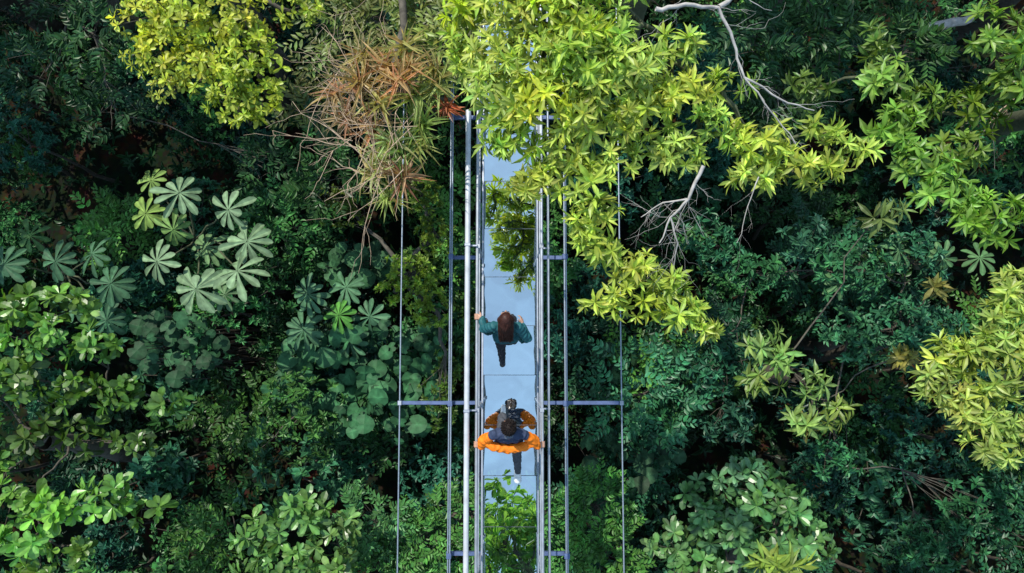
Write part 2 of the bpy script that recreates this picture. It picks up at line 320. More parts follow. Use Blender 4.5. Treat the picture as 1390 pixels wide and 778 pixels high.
sb = [(5.55, 3.7, .35, .28, -2.6), (5.8, 4.15, .3, .35, -2.6), (5.35, 3.95, .2, .2, -2.8), (5.9, 3.2, .25, .35, -3.4, .8, .7), (4.7, 2.8, .4, .35, -4, .8, .6), (6.0, 5.3, .25, .5, -4, .8, .5), (5.75, 2.7, .3, .3, -3, .8, .7)]
make_tree("small_leaved_tree", (-2.5, 1.2), G(5.5, 3.6, -4), sb, (.22, .35, .05), .13, .034, 80, 9, T_hex, (35, 95), M_bark, M_leaf)
md = [(11.6, 3.6, .5, .4, -3.2), (12.3, 4.4, .6, .4, -3.6), (11.6, 4.6, .45, .35, -3.6), (11.3, 6.2, .3, .3, -4), (9.8, 5.0, .5, .35, -4.3, .9, .8), (9.9, 5.7, .4, .3, -4.5, .9, .7), (9.0, 5.6, .4, .3, -4.6, .9, .6), (13.3, 6.9, .5, .4, -4, 1, .8), (12.6, 7.4, .6, .3, -4, 1, .8), (11.0, 3.3, .4, .35, -3.6, 1, .8), (12.4, 3.5, .4, .4, -3.4, 1, .9), (9.7, 3.3, .4, .4, -4.4, 1, .8), (10.3, 3.7, .4, .3, -4.2, 1, .9)]
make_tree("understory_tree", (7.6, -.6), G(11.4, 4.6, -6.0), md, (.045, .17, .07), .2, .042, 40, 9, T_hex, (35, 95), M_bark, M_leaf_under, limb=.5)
ly = [(10.3, 4.65, .3, .22, -2.8), (10.7, 4.9, .32, .22, -2.8), (10.4, 5.2, .28, .2, -2.9, .9, .8), (11.0, 5.2, .3, .22, -2.8), (11.3, 5.6, .26, .18, -3, .9, .8), (10.9, 5.7, .2, .18, -3, .8, 1.2), (12.0, 2.9, .3, .25, -2.5, .9, .6)]
make_tree("lime_leaved_tree", (5.8, -1.7), G(10.8, 5.1, -5.0), ly, (.21, .33, .09), .36, .045, 15, 10, T_lance, (50, 105), M_bark, M_leaf, limb=.5)
oy = [(12.3, 4.85, .18, .11, -3.2), (12.75, 3.9, .15, .11, -3, 1, .8), (10.95, 5.75, .11, .11, -3)]
make_tree("yellowing_shrub", (8.4, -1.0), G(12.2, 4.6, -4.8), oy, (.27, .25, .05), .30, .045, 16, 8, T_lance, (50, 100), M_bark, M_leaf, limb=.4)

def world_tree(name, base, fork, blobs, col, per=22, L=.22, W=.045, n=9, mat=M_leaf_under):
    e = empty(name, (base[0], base[1], GROUND)); tb = Tubes(); la = Acc(); fork = np.array(fork, float)
    tb.tube(wob((base[0], base[1], GROUND), fork, 9, .03), np.linspace(.35, .2, 9), 10)
    for (x, y, z, r) in blobs:
        c = np.array([x, y, z]); P = wob(fork, c, 8, .08); tb.tube(P, np.linspace(.12, .04, 8), 7)
        C, d, rr = shell(c, (r, r, r*.65), int(per*4*r*r), -.6, .6, .3)
        whorls(la, C, nrm(d+np.array([0, 0, .6])), n, L, W, np.array(col)*rng.uniform(.7, 1.2, (len(C), 1)), T_hex)
        for i in range(8): tb.tube(wob(P[5], C[rng.integers(len(C))], 4, .1), np.linspace(.025, .008, 4), 4)
    tb.build("trunk_and_branches", M_bark, e); la.build("leaves", mat, e)
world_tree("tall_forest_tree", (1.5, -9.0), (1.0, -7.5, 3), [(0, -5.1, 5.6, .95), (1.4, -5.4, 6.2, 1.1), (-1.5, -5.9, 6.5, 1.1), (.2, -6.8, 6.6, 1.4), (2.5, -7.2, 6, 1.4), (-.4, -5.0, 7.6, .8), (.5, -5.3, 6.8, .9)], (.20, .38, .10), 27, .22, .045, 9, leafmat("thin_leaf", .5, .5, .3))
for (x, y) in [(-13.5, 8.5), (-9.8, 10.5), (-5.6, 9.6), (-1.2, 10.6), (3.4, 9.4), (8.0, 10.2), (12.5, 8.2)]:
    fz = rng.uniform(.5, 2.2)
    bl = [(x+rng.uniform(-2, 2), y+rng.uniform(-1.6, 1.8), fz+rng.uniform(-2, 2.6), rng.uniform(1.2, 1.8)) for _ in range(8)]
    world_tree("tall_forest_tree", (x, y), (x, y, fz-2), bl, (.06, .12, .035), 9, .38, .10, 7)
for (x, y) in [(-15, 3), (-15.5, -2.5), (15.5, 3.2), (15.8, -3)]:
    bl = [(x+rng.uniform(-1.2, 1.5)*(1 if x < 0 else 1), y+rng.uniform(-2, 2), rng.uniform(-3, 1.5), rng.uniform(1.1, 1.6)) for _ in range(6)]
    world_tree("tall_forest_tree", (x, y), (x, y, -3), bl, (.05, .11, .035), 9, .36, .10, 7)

# ------------------------------------------------------------------ cecropia (umbrella-leaved) trees
def cecropia(name, base, spots, col):
    e = empty(name, (base[0], base[1], GROUND)); tb = Tubes(); la = Acc()
    top = np.mean([G(s[0], s[1], s[2]-1.0) for s in spots], 0); tb.tube(wob((base[0], base[1], GROUND), top, 8, .03), np.linspace(.10, .06, 8), 8)
    for s in spots:
        x, y, z, r = s[:4]; cm = np.array(s[4]) if len(s) > 4 else np.ones(3)
        c = G(x, y, z); r = r*R(z); k = rng.integers(9, 13)
        tb.tube(wob(top, c-np.array([0, 0, .04]), 6, .05, .06), np.linspace(.022, .012, 6), 5)
        A = nrm(np.array([[0, 0, 1.]])+rng.normal(0, .24, (1, 3))); A, X, Y = frames(A); ph = rng.uniform(0, 6.28)
        for j in range(k):
            an = ph+j*2*math.pi/k+rng.normal(0, .07); rad = X*math.cos(an)+Y*math.sin(an)
            D = rad+A*rng.uniform(-.35, .05); N = A+rad*.1+rng.normal(0, .12, (1, 3))
            leaves(la, c[None]+rad*.01, D, N, r*rng.uniform(.75, 1.1)*(1 if j else .6), r*rng.uniform(.12, .16), (np.array(col)*cm*rng.uniform(.75, 1.15))[None], T_lobe)
    tb.build("trunk_and_petioles", M_mossbark, e); la.build("palmate_leaves", M_leaf_matte, e)
Yl = (1.5, 1.3, .8)
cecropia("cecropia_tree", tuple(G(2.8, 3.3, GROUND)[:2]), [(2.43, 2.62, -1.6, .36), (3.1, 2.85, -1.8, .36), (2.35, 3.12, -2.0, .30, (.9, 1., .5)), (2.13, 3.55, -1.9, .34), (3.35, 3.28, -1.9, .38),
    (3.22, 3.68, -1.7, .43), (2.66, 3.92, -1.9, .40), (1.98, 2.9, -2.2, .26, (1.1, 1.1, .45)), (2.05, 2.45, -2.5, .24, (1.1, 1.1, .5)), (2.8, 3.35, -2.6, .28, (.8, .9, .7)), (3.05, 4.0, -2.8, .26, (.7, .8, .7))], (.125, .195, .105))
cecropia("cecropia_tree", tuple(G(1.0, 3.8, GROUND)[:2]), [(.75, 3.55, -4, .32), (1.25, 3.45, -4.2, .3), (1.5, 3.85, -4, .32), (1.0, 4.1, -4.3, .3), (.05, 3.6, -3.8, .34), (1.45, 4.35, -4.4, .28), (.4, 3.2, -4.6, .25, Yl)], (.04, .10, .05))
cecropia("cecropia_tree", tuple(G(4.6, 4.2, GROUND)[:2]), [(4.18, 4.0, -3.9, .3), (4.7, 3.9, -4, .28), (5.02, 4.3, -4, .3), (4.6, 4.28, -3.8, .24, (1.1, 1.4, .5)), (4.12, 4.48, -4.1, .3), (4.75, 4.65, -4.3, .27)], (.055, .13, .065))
cecropia("cecropia_tree", tuple(G(12.4, 3.6, GROUND)[:2]), [(12.2, 3.4, -3, .26), (12.8, 3.5, -3.1, .24), (11.4, 3.85, -3.2, .24), (13.3, 3.5, -3, .24)], (.06, .13, .05))

# ------------------------------------------------------------------ round leaved plants
def round_leaf():
    k = 12; V = [(0.25, 0, 0)]; Q = []
    for i in range(k):
        a = math.pi+2*math.pi*i/k; rr = 1+.05*math.cos(3*a); rr = .45 if i == 0 else rr
        V.append((.25+.6*rr*math.cos(a), .62*rr*math.sin(a)*1.6, .04*math.cos(a*4)-.06))
    for i in range(0, k, 2): Q.append((0, 1+i, 1+(i+1) % k, 1+(i+2) % k))
    return np.array(V), np.array(Q), np.array([1.5]+[.95, .8]*(k//2), float)
T_round = round_leaf()
def roundplants(name, region, m, z0, size, col):
    e = empty(name, tuple(G((region[0]+region[1])/2, (region[2]+region[3])/2, GROUND))); la = Acc(); tb = Tubes()
    cx, cy = (region[0]+region[1])/2, (region[2]+region[3])/2; hx, hy = (region[1]-region[0])/2, (region[3]-region[2])/2
    P = []
    while len(P) < m:
        u, v = rng.uniform(-1, 1, 2)
        if u*u+v*v < 1+.3*math.sin(5*math.atan2(v, u)): P.append(G(cx+u*hx, cy+v*hy, z0+rng.normal(0, .45)))
    P = np.array(P)
    an = rng.uniform(0, 6.28, m); D = np.stack([np.cos(an), np.sin(an), rng.normal(0, .2, m)], 1)
    N = np.array([0, 0, 1.])+rng.normal(0, .35, (m, 3)); s = size*rng.uniform(.5, 1.25, m)
    leaves(la, P, D, N, s, s*.58, np.array(col)*rng.uniform(.5, 1.35, (m, 1)), T_round)
    for p, d, q in zip(P, D, s):
        h = p+d*q*.25; tb.tube(wob((p[0]+rng.normal(0, .2), p[1]+rng.normal(0, .2), GROUND), h-np.array([0, 0, .01]), 4, .03), [.02, .014, .012, .008], 4)
    la.build("round_leaves", M_leaf_matte, e); tb.build("stalks", M_bark, e)
RC = (.030, .105, .042)
roundplants("elephant_ear_plants", (3.7, 5.4, 4.5, 5.9), 250, -4.9, .32, RC)
roundplants("elephant_ear_plants", (4.9, 6.1, 4.4, 6.0), 150, -5.1, .3, RC)
roundplants("elephant_ear_plants", (1.8, 3.0, 4.2, 5.2), 110, -5.2, .28, (.024, .078, .033))
roundplants("elephant_ear_plants", (4.4, 5.3, 3.3, 3.9), 50, -5, .3, (.03, .09, .035))
roundplants("elephant_ear_plants", (7.9, 9.2, 4.6, 6.8), 60, -5.8, .28, (.025, .07, .032))

# ------------------------------------------------------------------ epiphytes on a limb + dead twigs
def bromeliad(x, y, z, r, col, n=36, w=.017):
    c = G(x, y, z); e = empty("bromeliad", tuple(c)); la = Acc(); r *= R(z)
    A = nrm(np.array([[0, 0, 1.]])+rng.normal(0, .35, (1, 3)))
    for j in range(n):
        _, X, Y = frames(A); an = j*2.4+rng.normal(0, .3); rad = X*math.cos(an)+Y*math.sin(an); f = j/n
        D = A*(1.1-.8*f)+rad*(.5+.6*f)+rng.normal(0, .15, (1, 3)); N = A-rad*.3+rng.normal(0, .2, (1, 3))
        cc = np.array(col)*rng.uniform(.6, 1.3)*(np.array([1.15, .85, .9]) if rng.random() < .3 else 1)
        leaves(la, c[None]+rng.normal(0, .03, (1, 3)), D, N, r*rng.uniform(.6, 1.35), w*rng.uniform(.6, 1.2), cc[None], T_strap)
    la.build("strap_leaves", M_leaf, e)
for a in [(4.85, 1.15, 2.2, .36, (.48, .36, .18)), (5.25, .95, 2.2, .34, (.50, .36, .18)), (5.15, 1.45, 2.1, .36, (.48, .46, .18)), (5.6, 1.3, 2.1, .38, (.40, .50, .17)), (5.3, 1.95, 2.0, .34, (.42, .54, .24)),
          (5.1, 2.35, 1.9, .28, (.52, .58, .26)), (5.45, 2.4, 1.9, .30, (.46, .30, .18)), (5.95, 1.15, 2.1, .32, (.42, .48, .17)), (4.6, 1.3, 2.0, .3, (.48, .36, .2)), (5.3, 2.7, 1.8, .26, (.44, .54, .18)), (5.75, 1.7, 2.0, .3, (.30, .42, .12)), (5.5, .7, 2.2, .3, (.42, .40, .15)),
          (5.05, 1.75, 2.0, .28, (.48, .33, .19)), (5.45, 1.1, 2.3, .32, (.55, .38, .2)), (5.15, 2.15, 1.9, .26, (.58, .6, .3)), (4.95, .75, 2.1, .3, (.44, .38, .18)), (6.08, 1.45, 2.0, .2, (.42, .15, .07)), (5.4, 2.1, 1.9, .28, (.30, .44, .14)), (5.6, .95, 2.3, .28, (.52, .42, .2)), (5.7, 2.0, 1.9, .26, (.35, .48, .16)),
          (5.85, .95, 2.2, .26, (.46, .44, .16)), (4.7, 1.6, 2.0, .26, (.46, .34, .2))]:
    bromeliad(*a)
e = empty("epiphyte_host_tree", (-2.2, 5.4, GROUND)); tb = Tubes()
f0 = G(5.4, -.4, 1.1); tb.tube(wob((-2.2, 5.4, GROUND), f0, 9, .03), np.linspace(.2, .10, 9), 9)
tb.tube(wob(f0, G(5.3, 1.2, 1.9), 8, .06), np.linspace(.06, .04, 8), 8)
tb.tube(wob(G(5.3, 1.2, 1.9), G(5.35, 2.7, 1.6), 8, .06), np.linspace(.04, .02, 8), 7)
tb.tube(wob(G(5.3, 1.2, 1.9), G(6.1, 1.35, 1.8), 6, .06), np.linspace(.04, .02, 6), 7)
tb.build("trunk_and_limbs", M_bark, e)
tw = Tubes()
for _ in range(42):
    s = G(random.uniform(4.7, 5.7), random.uniform(.8, 2.4), 2.1); an = random.uniform(1.6, 5.4)
    grow(tw, s, (math.cos(an), math.sin(an), random.uniform(-.1, .45)), random.uniform(.4, 1.05), .0065, 1, 5, .12)
tw.build("dead_twigs", M_deadwood, e)

def bare(name, paths, mat, sub=3):
    e = empty(name, tuple(G(*paths[0][0]))); tb = Tubes()
    for pts, r0, r1 in [(p[:-1], *p[-1]) for p in paths]:
        W_ = np.array([G(*q) for q in pts]); full = []
        for i in range(len(W_)-1): full += list(wob(W_[i], W_[i+1], 5, .07)[:-1])
        full.append(W_[-1]); full = np.array(full); tb.tube(full, np.linspace(r0, r1, len(full)), 7)
        for i in range(2, len(full)-1, 2):
            d = full[i+1]-full[i]
            for _ in range(sub-1): grow(tb, full[i], nrm(d)+rng.normal(0, .7, 3)*np.array([1, 1, .3]), random.uniform(.15, .4), r1*.5, 1, 5, .12)
    tb.build("branches", mat, e)
bare("bare_branch", [[(8.9, .12, 5.6), (9.3, .06, 5.6), (9.75, .1, 5.5), (9.95, .55, 5.4), (10.1, 1.05, 5.3), (10.6, 1.35, 5.2), (11.05, 1.5, 5.1), (.018, .005)],
    [(9.75, .1, 5.5), (10.2, -.3, 5.3), (.02, .018)], [(10.1, 1.05, 5.3), (10.45, 1.5, 5.2), (10.8, 1.95, 5.1), (.008, .004)]], M_palebark, 2)
bare("bare_branch", [[(9.55, 2.25, 5.0), (9.35, 2.7, 4.9), (9.1, 2.95, 4.8), (8.95, 3.3, 4.7), (.017, .005)], [(9.35, 2.7, 4.9), (9.0, 2.75, 4.8), (8.7, 2.95, 4.8), (.009, .003)],
    [(9.1, 2.95, 4.8), (9.2, 3.3, 4.7), (9.15, 3.6, 4.6), (.009, .003)]], M_palebark, 3)
bare("bare_branch", [[(10.3, 2.4, 4.6), (10.15, 2.8, 4.5), (10.0, 3.3, 4.4), (.006, .002)]], M_palebark, 2)
bare("bare_branch", [[(13.9, 1.2, 1.5), (13.5, 1.6, 1.3), (13.2, 2.1, 1.2), (.012, .004)], [(13.5, 1.6, 1.3), (13.0, 1.7, 1.2), (.006, .003)], [(13.5, 1.6, 1.3), (13.5, 2.3, 1.2), (.007, .003)]], M_deadwood, 3)
bare("fallen_trunk", [[(12.4, .42, -3), (12.8, .34, -2.9), (13.2, .24, -2.8), (.12, .08)]], M_palebark, 1)

# ------------------------------------------------------------------ footbridge
def build_bridge():
    e = empty("glass_footbridge", (0, 0, 0)); Y0, Y1 = -9.5, 9.5; ZR = 1.1
    def cyl_line(tb, x, z, r, sides=10, y0=Y0, y1=Y1): tb.tube([(x, y, z) for y in np.linspace(y0, y1, 12)], r, sides)
    t = Tubes(); cyl_line(t, -.475, ZR, .021, 12); cyl_line(t, .405, ZR, .021, 12); cyl_line(t, .505, ZR-.2, .018); cyl_line(t, -.47, .55, .012); cyl_line(t, .40, .55, .012); t.build("handrails", M_steel, e)
    t = Tubes(); cyl_line(t, -.60, 1.22, .036, 16, Y0, G(6.3, 1.5, 1.22)[1]); t.build("white_pipe", M_white, e)
    t = Tubes()
    for x, z, r in [(-.945, 0, .012), (-.915, 0.01, .012), (.80, 0, .013), (.825, .012, .011), (-1.70, -.1, .012), (1.66, -.1, .012)]:
        cyl_line(t, x, z, r, 6)
    t.build("cables", M_cable, e)
    bm = bmesh.new()
    def box(x0, x1, y0, y1, z0, z1, mi=0, b=bm):
        r = bmesh.ops.create_cube(b, size=1); bmesh.ops.scale(b, vec=(x1-x0, y1-y0, z1-z0), verts=r['verts'])
        bmesh.ops.translate(b, vec=((x0+x1)/2, (y0+y1)/2, (z0+z1)/2), verts=r['verts'])
        for f in {f for v in r['verts'] for f in v.link_faces}: f.material_index = mi
    yb = G(6.95, 5.47, -.1)[1]; sp = 2.22
    for k in range(-4, 6):
        y = yb+k*sp
        if not (Y0 < y < Y1): continue
        wide = (k % 4 == 0)
        if wide: box(-1.72, 1.69, y-.028, y+.028, -.16, -.105, 0)
        else: box(-.98, .86, y-.03, y+.03, -.16, -.105, 0)
        for x, rx in ((-.465, -.475), (.40, .405)):
            box(x-.018, x+.018, y-.02, y+.02, -.105, ZR-.02, 1)
            box(x-.03, x+.03, y-.03, y+.03, ZR-.035, ZR+.024, 1)
        box(-.965, -.895, y-.04, y+.04, -.104, .03, 0); box(.77, .85, y-.04, y+.04, -.104, .03, 0)
        if y < 2.9: box(-.64, -.56, y-.02, y+.02, 1.17, 1.262, 1)
        box(-.60, -.47, y-.012, y+.012, 1.12, 1.155, 1); box(.40, .53, y-.012, y+.012, .875, .90, 1)
        if wide:
            box(-1.73, -1.67, y-.035, y+.035, -.104, -.08, 1); box(1.63, 1.69, y-.035, y+.035, -.104, -.08, 1)
    box(-.462, -.43, Y0, Y1, -.10, .016, 1); box(.375, .40, Y0, Y1, -.10, .016, 1)
    me = bpy.data.meshes.new("beams"); bmesh.ops.bevel(bm, geom=bm.edges[:], offset=.004, segments=1, affect='EDGES'); bm.to_mesh(me); bm.free()
    link("steel_beams_and_posts", me, [M_blue, M_steel], e)
    m, nt = newmat("coated_glass"); N = nt.nodes; L = nt.links
    o = N.new('ShaderNodeOutputMaterial'); g = N.new('ShaderNodeBsdfGlossy'); g.inputs['Roughness'].default_value = .005; g.inputs['Color'].default_value = (.84, .95, 1, 1)
    tr = N.new('ShaderNodeBsdfTransparent'); tr.inputs['Color'].default_value = (.7, .9, .92, 1)
    ms = N.new('ShaderNodeMixShader'); lw = N.new('ShaderNodeFresnel'); lw.inputs[0].default_value = 1.5
    mr = N.new('ShaderNodeMapRange'); mr.inputs['From Min'].default_value = .04; mr.inputs['To Min'].default_value = .82
    tc = N.new('ShaderNodeTexCoord'); nz = N.new('ShaderNodeTexNoise'); nz.inputs['Scale'].default_value = 1.3; bp = N.new('ShaderNodeBump'); bp.inputs['Strength'].default_value = .03; bp.inputs['Distance'].default_value = .3
    L.new(tc.outputs['Object'], nz.inputs[0]); L.new(nz.outputs[0], bp.inputs['Height']); L.new(bp.outputs[0], g.inputs['Normal'])
    L.new(lw.outputs[0], mr.inputs['Value']); L.new(mr.outputs[0], ms.inputs[0]); L.new(tr.outputs[0], ms.inputs[1]); L.new(g.outputs[0], ms.inputs[2]); L.new(ms.outputs[0], o.inputs[0])
    bm = bmesh.new(); bs = bmesh.new(); pl = .742; ys = G(6.95, 5.77, 0)[1]
    for k in range(-10, 16):
        y = ys+k*pl
        if y < Y0 or y+pl > Y1: continue
        tilt = random.uniform(-.003, .003)
        v = [bm.verts.new(p) for p in [(-.43, y+.004, tilt), (.375, y+.004, -tilt), (.375, y+pl-.004, -tilt), (-.43, y+pl-.004, tilt)]]; bm.faces.new(v)
        box(-.43, .375, y-.0038, y+.0038, -.02, .004, 0, bs)
    me = bpy.data.meshes.new("glass"); bm.to_mesh(me); bm.free(); link("glass_panels", me, m, e)
    me = bpy.data.meshes.new("seals"); bs.to_mesh(me); bs.free(); link("panel_joints", me, M_seal, e)
build_bridge()

# ------------------------------------------------------------------ people
def add_caps(bm, p0, p1, r0, r1, seg=14):
    p0 = Vector(p0); p1 = Vector(p1); d = p1-p0
    rot = d.to_track_quat('Z', 'Y').to_matrix().to_4x4()
    bmesh.ops.create_cone(bm, cap_ends=True, segments=seg, radius1=r0, radius2=r1, depth=d.length, matrix=Matrix.Translation((p0+p1)/2) @ rot)
    for p, r in ((p0, r0), (p1, r1)): bmesh.ops.create_uvsphere(bm, u_segments=seg, v_segments=8, radius=r, matrix=Matrix.Translation(p))
def add_ell(bm, c, r, rot=None):
    M = Matrix.Translation(Vector(c)) @ (rot or Matrix.Identity(4)) @ Matrix.Diagonal((*r, 1)); bmesh.ops.create_uvsphere(bm, u_segments=20, v_segments=14, radius=1, matrix=M)
M_skin = plain("skin", (.46, .26, .18), .5, 0, .08, 20)
M_eye = plain("eye", (.03, .02, .015), .2)
M_lip = plain("lips", (.40, .14, .12), .5)
def cloth(name, col, rough=.8): return plain(name, col, rough, 0, .22, 22, .35, .3)

def person(name, ox, oy, pose, mats, extras=()):
    """pose: list of (label, p0, p1, r0, r1) in person space (faces +Y), z=0 on the deck"""
    e = empty(name, (ox, oy, 0)); bm = bmesh.new(); caps = []
    O = Vector((ox, oy, 0))
    for lab, p0, p1, r0, r1 in pose:
        add_caps(bm, Vector(p0)+O, Vector(p1)+O, r0, r1); caps.append((lab, np.array(Vector(p0)+O), np.array(Vector(p1)+O), r0, r1))
    for lab, c, r, rot in extras:
        add_ell(bm, Vector(c)+O, r, rot); cc = np.array(Vector(c)+O); caps.append((lab, cc, cc+1e-4, min(r), min(r)))
    me = bpy.data.meshes.new("b"); bm.to_mesh(me); bm.free(); tmp = bpy.data.objects.new("b", me); scene.collection.objects.link(tmp)
    md = tmp.modifiers.new("r", 'REMESH'); md.mode = 'VOXEL'; md.voxel_size = .007; md.use_smooth_shade = True
    sm = tmp.modifiers.new("s", 'SMOOTH'); sm.factor = .5; sm.iterations = 4
    dg = bpy.context.evaluated_depsgraph_get(); me2 = bpy.data.meshes.new_from_object(tmp.evaluated_get(dg)); bpy.data.objects.remove(tmp)
    me2.name = "body"; me2.materials.clear()
    labs = list(mats.keys()); link("body", me2, [mats[l] for l in labs], e)
    def classify(ctr):
        n = len(ctr); best = np.full(n, 1e9); idx = np.zeros(n, np.int32)
        for lab, a, b, r0, r1 in caps:
            ab = b-a; t = np.clip(((ctr-a)@ab)/(ab@ab), 0, 1); dist = np.linalg.norm(ctr-(a+t[:, None]*ab), axis=1)-(r0+(r1-r0)*t)
            k = dist < best; best[k] = dist[k]; idx[k] = labs.index(lab)
        return idx
    nv = len(me2.vertices); co = np.empty(nv*3, np.float32); me2.vertices.foreach_get('co', co); co = co.reshape(-1, 3)
    no = np.empty(nv*3, np.float32); me2.vertex_normals.foreach_get('vector', no); no = no.reshape(-1, 3)
    vi = classify(co); clothed = np.isin(vi, [i for i, l in enumerate(labs) if l not in ('skin', 'shoe')])
    fold = .5*np.sin(co[:, 0]*55+3*np.sin(co[:, 2]*23)+co[:, 1]*30)+.5*np.sin(co[:, 2]*70+4*np.sin(co[:, 0]*19)+co[:, 1]*41)
    co += no*(fold*clothed*.008)[:, None]; me2.vertices.foreach_set('co', co.ravel()); me2.update()
    n = len(me2.polygons); ctr = np.empty(n*3, np.float32); me2.polygons.foreach_get('center', ctr); ctr = ctr.reshape(-1, 3)
    me2.polygons.foreach_set('material_index', classify(ctr)); me2.polygons.foreach_set('use_smooth', np.ones(n, bool))
    return e, O

def hand_on_rail(rx, y, s, zr=1.1):
    c = []
    wr = (rx-s*.075, y-.02, zr+.055)
    c += [('skin', wr, (rx-s*.02, y-.025, zr+.042), .024, .017), ('skin', wr, (rx-s*.02, y+.0, zr+.042), .024, .017), ('skin', wr, (rx-s*.02, y+.022, zr+.042), .022, .016)]
    for j, l in zip(range(4), (.85, 1, 1, .9)):
        yy = y-.034+j*.0225
        a = (rx-s*.015, yy, zr+.038); b = (rx+s*.024*l, yy, zr+.026); d = (rx+s*.033, yy, zr-.002); f = (rx+s*.018, yy, zr-.027*l)
        c += [('skin', a, b, .0092, .0088), ('skin', b, d, .0088, .0082), ('skin', d, f, .0082, .0074)]
    t0 = (rx-s*.055, y+.03, zr+.045); t1 = (rx-s*.04, y+.058, zr+.022); t2 = (rx-s*.03, y+.064, zr-.006)
    c += [('skin', t0, t1, .0125, .0105), ('skin', t1, t2, .0105, .009)]
    return c, wr

def head_parts(h, tilt):
    Rm = Matrix.Rotation(-tilt, 4, 'X')
    def q(x, y, z): return tuple(Vector(h)+(Rm @ Vector((x, y, z))))
    caps = [('skin', q(0, .05, -.06), q(0, .072, -.092), .045, .026), ('skin', q(0, .088, .008), q(0, .112, -.022), .009, .014),
            ('skin', q(-.035, .07, -.025), q(-.02, .075, -.05), .03, .026), ('skin', q(.035, .07, -.025), q(.02, .075, -.05), .03, .026)]
    ells = [('skin', q(0, 0, .015), (.074, .092, .098), Rm), ('skin', q(-.077, -.005, -.01), (.009, .02, .03), Rm), ('skin', q(.077, -.005, -.01), (.009, .02, .03), Rm)]
    return caps, ells, q
def face_bits(q, O, e):
    bm = bmesh.new()
    for s in (-1, 1): add_ell(bm, Vector(q(s*.031, .083, .004))+O, (.011, .009, .007))
    me = bpy.data.meshes.new("eyes"); bm.to_mesh(me); bm.free(); link("eyes", me, M_eye, e)
    bm = bmesh.new(); add_ell(bm, Vector(q(0, .099, -.052))+O, (.022, .008, .007)); me = bpy.data.meshes.new("mouth"); bm.to_mesh(me); bm.free(); link("mouth", me, M_lip, e)
    bm = bmesh.new()
    for s in (-1, 1): add_ell(bm, Vector(q(s*.031, .09, .024))+O, (.017, .005, .004))
    me = bpy.data.meshes.new("eyebrows"); bm.to_mesh(me); bm.free(); link("eyebrows", me, M_hair_d, e)
M_hair_d = plain("dark_hair", (.016, .011, .010), .6, 0, .4, 60, 0, .15)
M_hair_b = plain("brown_hair", (.045, .016, .011), .5, 0, .45, 60, 0, .25)
def hair(q, O, e, mat, long):
    tb = Tubes(); n = 520 if long else 700
    for i in range(n):
        th = rng.uniform(0, 2*math.pi); ph = math.acos(rng.uniform(-.15, 1)); d = np.array([math.sin(ph)*math.cos(th), math.sin(ph)*math.sin(th), math.cos(ph)])
        if d[1] > .45 and d[2] < .62: continue
        if not long:
            if d[2] < -.1 and d[1] > 0: continue
            p = np.array([0, 0, .015])+d*np.array([.076, .094, .10]); t = nrm(d*.35+np.array([0, .5, -.25])+rng.normal(0, .25, 3)+np.array([d[0]*.4, -.6*(d[1] < 0), -.5*(d[2] < .5)]))
            pts = [p-d*.004, p+t*.018+d*.006, p+t*.034+d*.004]; rad = [.0045, .004, .0015]
        else:
            p = np.array([0, 0, .015])+d*np.array([.078, .096, .10]); L = rng.uniform(.36, .5)
            sx = d[0]*.085 if abs(d[0]) > .05 else d[0]*.06
            mid = np.array([sx*1.15, min(p[1], -.03)-.06*(1-abs(d[0])), .0])
            end1 = np.array([sx*1.0+rng.normal(0, .008), -.115-.03*(1-abs(d[0])*.8), -.13]); end2 = np.array([sx*.9+rng.normal(0, .014), -.20+rng.normal(0, .012), -.13-L*.5])
            pts = [p, (p+mid)/2+d*.022, mid+np.array([0, -.015, 0]), end1, (end1+end2)/2+rng.normal(0, .008, 3), end2]; rad = [.005, .0055, .006, .006, .005, .002]
        W_ = [np.array(Vector(q(*pp))+O) for pp in pts]; tb.tube(W_, rad, 5)
    tb.build("hair", mat, e)
    bm = bmesh.new(); add_ell(bm, Vector(q(0, -.010, .026))+O, (.080, .093, .098)); me = bpy.data.meshes.new("scalp"); bm.to_mesh(me); bm.free(); link("hair_base", me, mat, e)

def lerp(a, b, t): return tuple(np.array(a)+(np.array(b)-np.array(a))*t)
RL, RRt = -.475, .405
# --- man in orange jacket (worn off the shoulders)
hc = G(6.905, 5.80, 1.62); ox, oy = hc[0], hc[1]
def rel(p): return (p[0]-ox, p[1]-oy, p[2])
ce, ee, q = head_parts((0, 0, 1.62), math.radians(18))
pose = list(ce)
pose += [('skin', (0, -.06, 1.46), (0, -.03, 1.54), .052, .05), ('grey', (0, -.105, 1.42), (0, -.09, 1.44), .072, .066),
         ('navy', (-.13, -.11, 1.38), (.13, -.11, 1.38), .075, .075), ('navy', (-.07, -.14, 1.27), (.07, -.14, 1.27), .11, .11), ('navy', (-.08, -.19, 1.09), (.08, -.19, 1.09), .10, .10),
         ('navy', (-.09, -.23, 1.02), (.09, -.23, 1.02), .11, .11), ('pants', (-.08, -.27, .93), (.08, -.27, .93), .105, .105)]
hy = G(6.9, 6.03, 1.1)[1]
for s, rx in ((-1, RL), (1, RRt)):
    hcps, wr = hand_on_rail(rx, hy, s); wr = rel(wr)
    pose += [(l, rel(a), rel(b), r0, r1) for l, a, b, r0, r1 in hcps]
    sh = (s*.185, -.115, 1.395); el = (s*.34, -.22, 1.21); ml = lerp(sh, el, .3)
    cf = lerp(wr, el, .06)
    pose += [('navy', sh, ml, .066, .058), ('orange', ml, el, .064, .074), ('orange', el, cf, .072, .054), ('skin', wr, cf, .026, .030)]
    pose += [('orange', el, (s*.2, -.30, 1.22), .066, .058), ('orange', (s*.2, -.30, 1.22), (0, -.335, 1.18), .058, .062), ('orange', (s*.16, -.31, 1.12), (0, -.335, 1.07), .045, .05)]
